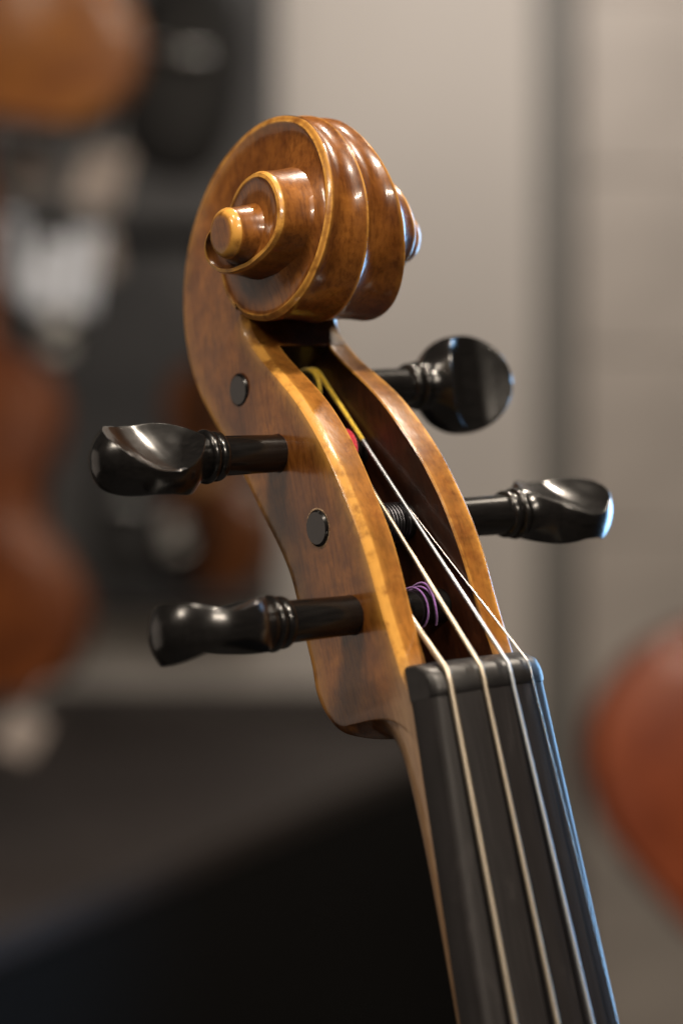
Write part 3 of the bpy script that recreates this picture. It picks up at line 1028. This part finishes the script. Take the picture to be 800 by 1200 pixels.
def make_violin(name, loc, rot, length, mat, label, group):
    root = empty(name, loc, rot)
    tag(root, label, 'violin', group)
    L_ = length
    half = violin_outline()
    ring = [(x, y) for x, y in half] + [(-x, y) for x, y in half[-2:0:-1]]
    dep = 0.095 * L_
    # ribs
    g = Geo()
    g.grid([[(x * L_ * 0.975, z_, (0.5 + (y - 0.5) * 0.985) * L_) for x, y in ring] for z_ in (-dep / 2, dep / 2)], close=True)
    g.build('rib_band', mat, root, 60)
    # arched plates
    for nm, sg in (('top_plate', -1), ('back_plate', 1)):
        g = Geo()
        rows = []
        for s, hgt in ((1.0, 0.0), (1.0, 0.012), (0.93, 0.014), (0.85, 0.020), (0.7, 0.030), (0.5, 0.040), (0.3, 0.046), (0.12, 0.048)):
            rows.append([(x * L_ * s, sg * (dep / 2 + hgt * L_), (0.5 + (y - 0.5) * s) * L_) for x, y in ring])
        g.grid(rows, close=True)
        g.fan(rows[-1], (0, sg * (dep / 2 + 0.048 * L_), 0.5 * L_))
        g.build(nm, mat, root, 50)
    zf = -(dep / 2 + 0.048 * L_)
    # neck, fingerboard, pegbox, scroll
    g = Geo(); g.tube([(0, -dep * 0.35, 0.96 * L_), (0, -dep * 0.52, 1.0 * L_), (0, -dep * 0.55, 1.36 * L_)], [0.045 * L_, 0.036 * L_, 0.032 * L_], 12)
    g.build('neck', mat, root, 60)
    g = Geo(); g.box((0, zf - 0.020 * L_, 1.0 * L_), (0.085 * L_, 0.018 * L_, 0.74 * L_))
    bevel(g.build('fingerboard', M['black'], root), 0.002 * L_ / 0.355)
    g = Geo(); g.tube([(0, -dep * 0.6, 1.35 * L_), (0, -dep * 0.35, 1.44 * L_), (0, -dep * 0.1, 1.54 * L_)], [0.036 * L_, 0.034 * L_, 0.026 * L_], 12)
    g.build('pegbox', mat, root, 60)
    g = Geo()
    pts = [(0, -dep * 0.1 - 0.05 * L_ * (1 - t) * math.cos(t * 9), 1.575 * L_ + 0.05 * L_ * (1 - t) * math.sin(t * 9)) for t in np.linspace(0, 0.85, 30)]
    g.tube(pts, [0.03 * L_ * (1 - 0.4 * t) for t in np.linspace(0, 1, 30)], 10)
    g.build('scroll', mat, root, 60)
    for k in range(4):
        sg = -1 if k % 2 else 1
        z_ = (1.40 + 0.033 * k) * L_
        g = Geo(); g.tube([(0, -dep * 0.4, z_), (sg * 0.075 * L_, -dep * 0.4, z_), (sg * 0.08 * L_, -dep * 0.4, z_), (sg * 0.12 * L_, -dep * 0.4, z_)],
                          [0.010 * L_, 0.010 * L_, 0.02 * L_, 0.022 * L_], 10)
        g.build('peg', M['black'], root, 60)
    # tailpiece, bridge, f-holes, chin rest
    g = Geo(); g.grid([[(x * L_, zf - 0.012 * L_ - y_, z_ * L_) for x, y_ in ((-b, 0.0), (-b * 0.6, 0.012 * L_), (b * 0.6, 0.012 * L_), (b, 0.0))]
                       for b, z_ in ((0.022, 0.02), (0.032, 0.12), (0.055, 0.28), (0.05, 0.32))])
    g.build('tailpiece', M['black'], root, 60)
    g = Geo(); g.box((0, zf - 0.045 * L_, 0.49 * L_), (0.12 * L_, 0.012 * L_, 0.09 * L_))
    bevel(g.build('bridge', M['neck_wood'], root), 0.003)
    for sg in (-1, 1):
        g = Geo()
        pts = [(sg * (0.115 + 0.03 * math.cos(t) * (0.6 if t < math.pi / 2 else 1) - 0.02 * (t - 1.57)) * L_, zf + 0.010 * L_ + 0.004 * L_ * abs(t - 1.57), (0.59 - 0.07 * t) * L_) for t in np.linspace(0, math.pi, 14)]
        g.tube(pts, [0.004 * L_ + 0.006 * L_ * math.sin(math.pi * k / 13) for k in range(14)], 8)
        g.build('f_hole', M['black'], root, 60)
    g = Geo()
    rows = []
    for s in np.linspace(0.05, 1, 6):
        rows.append([(-0.12 * L_ + 0.10 * L_ * s * math.cos(q), zf - 0.03 * L_ + 0.015 * L_ * (1 - s), 0.09 * L_ + 0.075 * L_ * s * math.sin(q)) for q in np.linspace(0, 2 * math.pi, 24, endpoint=False)])
    g.grid(rows, close=True)
    g.build('chin_rest', M['black'], root, 60)
    return root


GRP = 'violins hanging on the shop wall'
make_violin('hanging_violin', px(-10, 812, 2.0), (0, math.radians(2), math.radians(165)), 0.352, M['v_brown'],
            'blurred brown orange violin hanging at the left edge of the picture', GRP)
make_violin('hanging_violin', px(32, 142, 2.0), (0, math.radians(-8), math.radians(176)), 0.36, M['v_orange'],
            'blurred bright orange violin at the top left corner, only its lower bout in view', GRP)
make_violin('hanging_violin', px(245, 690, 2.9), (0, math.radians(4), math.radians(-20)), 0.335, M['v_dark'],
            'dark brown blurred violin hanging behind the pegbox between the two left pegs', GRP)
make_violin('hanging_violin', px(764, 1040, 1.85), (math.radians(6), math.radians(-50), math.radians(180)), 0.60, M['v_red'],
            'glossy red brown violin body at the right edge beside the fingerboard', GRP)

# dark display board on the left with a rail
g = Geo(); g.box((-0.83, 3.36, 1.74), (1.44, 0.05, 1.3))
tag(bevel(g.build('display_board', M['panel']), 0.004), 'charcoal display board on the wall behind the hanging violins', 'board')
p0 = px(60, 278, 2.5)
g = Geo(); g.box((p0.x, p0.y, p0.z), (0.42, 0.05, 0.025))
tag(bevel(g.build('hanging_rail', M['black']), 0.003), 'black horizontal rail across the board behind the white papers', 'rail')

# black rounded case at the top
def blob(name, loc, size, mat, label, cat, rot=0.0, flat=0.6, pw=2.6):
    g = Geo(); rows = []
    for a in np.linspace(0.02, math.pi - 0.02, 18):
        row = []
        for b in np.linspace(0, 2 * math.pi, 28, endpoint=False):
            sx = math.copysign(abs(math.sin(a) * math.cos(b)) ** (2 / pw), math.cos(b))
            sy = math.copysign(abs(math.sin(a) * math.sin(b)) ** (2 / pw), math.sin(b))
            sz = math.copysign(abs(math.cos(a)) ** (2 / pw), math.cos(a))
            row.append((sx * size[0] / 2, sy * size[1] / 2, sz * size[2] / 2))
        rows.append(row)
    g.grid(rows, close=True)
    g.fan(rows[0], (0, 0, size[2] / 2)); g.fan(rows[-1], (0, 0, -size[2] / 2))
    r = empty(name, loc, (0, rot, 0)); tag(r, label, cat)
    g.build('shell', mat, r, 180)
    g = Geo(); g.tube([(-0.03, -size[1] / 2, 0.0), (-0.03, -size[1] / 2 - 0.02, 0.01), (0.03, -size[1] / 2 - 0.02, 0.01), (0.03, -size[1] / 2, 0.0)], 0.005, 8)
    g.build('handle', M['metal'], r, 180)
    return r


blob('instrument_case', px(215, 85, 2.3), (0.145, 0.09, 0.25), M['black_cloth'], 'black rounded case at the top left beside the orange violin', 'case', 0.15)
blob('instrument_case', px(150, 600, 2.7), (0.10, 0.07, 0.20), M['black_cloth'], 'black narrow case hanging between the brown and the dark brown violins', 'case', 0.05)


def paper(name, x, y, Z, w, h, mat, label, cat, tilt=0.0, yaw=0.0):
    r = empty(name, px(x, y, Z), (0, tilt, yaw)); tag(r, label, cat)
    g = Geo(); rows = []
    for j in range(9):
        z_ = (j / 8 - 0.5) * h
        rows.append([((i / 8 - 0.5) * w, 0.008 * math.sin(3 * i / 8 + 2 * j / 8), z_) for i in range(9)])
    g.grid(rows)
    o = g.build('sheet', mat, r, 180)
    so = o.modifiers.new('solid', 'SOLIDIFY'); so.thickness = 0.0015
    g = Geo(); g.tube([(0, 0, h / 2), (0, 0.01, h / 2 + 0.02), (0, 0.015, h / 2 + 0.04)], 0.0012, 6)
    g.build('loop', M['metal'], r, 180)
    return r


paper('price_tag', 118, 208, 2.05, 0.05, 0.06, M['paper2'], 'pale pinkish paper tag hanging under the orange violin', 'tag', 0.25)
paper('price_tag', 30, 195, 2.1, 0.05, 0.05, M['paper2'], 'greyish paper tag at the left edge under the orange violin', 'tag', -0.2)
paper('booklet', 12, 300, 2.1, 0.034, 0.085, M['paper'], 'narrow white folded sheet at the left edge above the brown violin', 'booklet', -0.15, 0.6)
paper('booklet', 56, 322, 2.06, 0.030, 0.075, M['paper'], 'bluish white folded sheet between two other white sheets under the tags', 'booklet', 0.22, 0.4)
paper('booklet', 96, 318, 2.05, 0.030, 0.085, M['paper'], 'bluish white folded sheet hanging straight below the pinkish tag', 'booklet', 0.1, 0.3)
paper('booklet', 124, 296, 2.09, 0.016, 0.05, M['paper2'], 'small greyish folded sheet, rightmost of the pale sheets', 'booklet', -0.3, 0.5)
paper('price_tag', 24, 862, 1.95, 0.036, 0.042, M['paper2'], 'pale round cornered tag below the brown orange violin at the left edge', 'tag', 0.5, 0.3)

# dark counter whose edge runs diagonally away behind the neck
cz = CAM_Z - 0.35
def at_h(x, y):
    Z = 70.0 / 24.0 * 800.0 * 0.35 / (y - 600)
    q = px(x, y, Z); return (q.x, q.y)
A_ = Vector(at_h(-60, 1113)); B_ = Vector(at_h(565, 858))
dirv = (B_ - A_).normalized()
perp = Vector((-dirv.y, dirv.x))
if perp.y < 0: perp = -perp
corners = [A_ - dirv * 0.5, B_ + dirv * 0.02, B_ + dirv * 0.02 + perp * 0.75, A_ - dirv * 0.5 + perp * 0.75]
ctr = empty('counter', (0, 0, 0)); tag(ctr, 'dark brown topped black counter running away behind the neck', 'counter')
g = Geo()
g.grid([[(c.x, c.y, z_) for c in corners] for z_ in (cz - 0.03, cz)], close=True)
g.f.append((4, 5, 6, 7)); g.f.append((3, 2, 1, 0))
bevel(g.build('counter_top', M['table_top'], ctr), 0.004)
g = Geo()
cc = sum((Vector((c.x, c.y)) for c in corners), Vector((0, 0))) / 4
ins = [cc + (Vector((c.x, c.y)) - cc) * 0.996 for c in corners]
g.grid([[(c.x, c.y, z_) for c in ins] for z_ in (0.0, cz - 0.031)], close=True)
g.build('cabinet', M['black'], ctr, 30)

# added dark sheet standing in for the shade at the back wall's foot
g = Geo(); g.box((-1.0, 3.385, 0.485), (2.62, 0.025, 0.93))
tag(bevel(g.build('wall_foot_shade', M['table_top']), 0.003), 'dark brown sheet added to shade the foot of the beige wall behind the counter', 'wall panel')


def wall_hook(x, y, Z, ln, tilt, label):
    """chromed two-prong hook with a padded tip"""
    r = empty('wall_hook', px(x, y, Z), (0, tilt, 0)); tag(r, label, 'hook', 'chrome hooks on the display board')
    g = Geo(); g.box((0, 0.01, 0), (0.03, 0.006, 0.05))
    bevel(g.build('plate', M['metal'], r), 0.002)
    for sx in (-1, 1):
        g = Geo(); g.tube([(0.004 * sx, 0.005, 0), (0.012 * sx, -ln * 0.5, 0.002), (0.03 * sx, -ln * 0.8, 0.004), (0.034 * sx, -ln, 0.02)], 0.005, 10)
        g.build('prong', M['metal'], r, 180)
        g = Geo(); g.tube([(0.033 * sx, -ln * 0.93, 0.014), (0.034 * sx, -ln, 0.02), (0.035 * sx, -ln * 1.02, 0.03)], 0.0075, 10)
        g.build('tip', M['black'], r, 180)
    return r


wall_hook(182, 66, 2.35, 0.09, 0.9, 'chrome hook slanting beside the orange violin, uppermost of the hooks')
wall_hook(68, 392, 2.3, 0.08, 0.1, 'chrome hook just above the brown orange violin')
wall_hook(205, 628, 2.75, 0.06, -0.3, 'chrome hook low on the board by the dark brown violin')
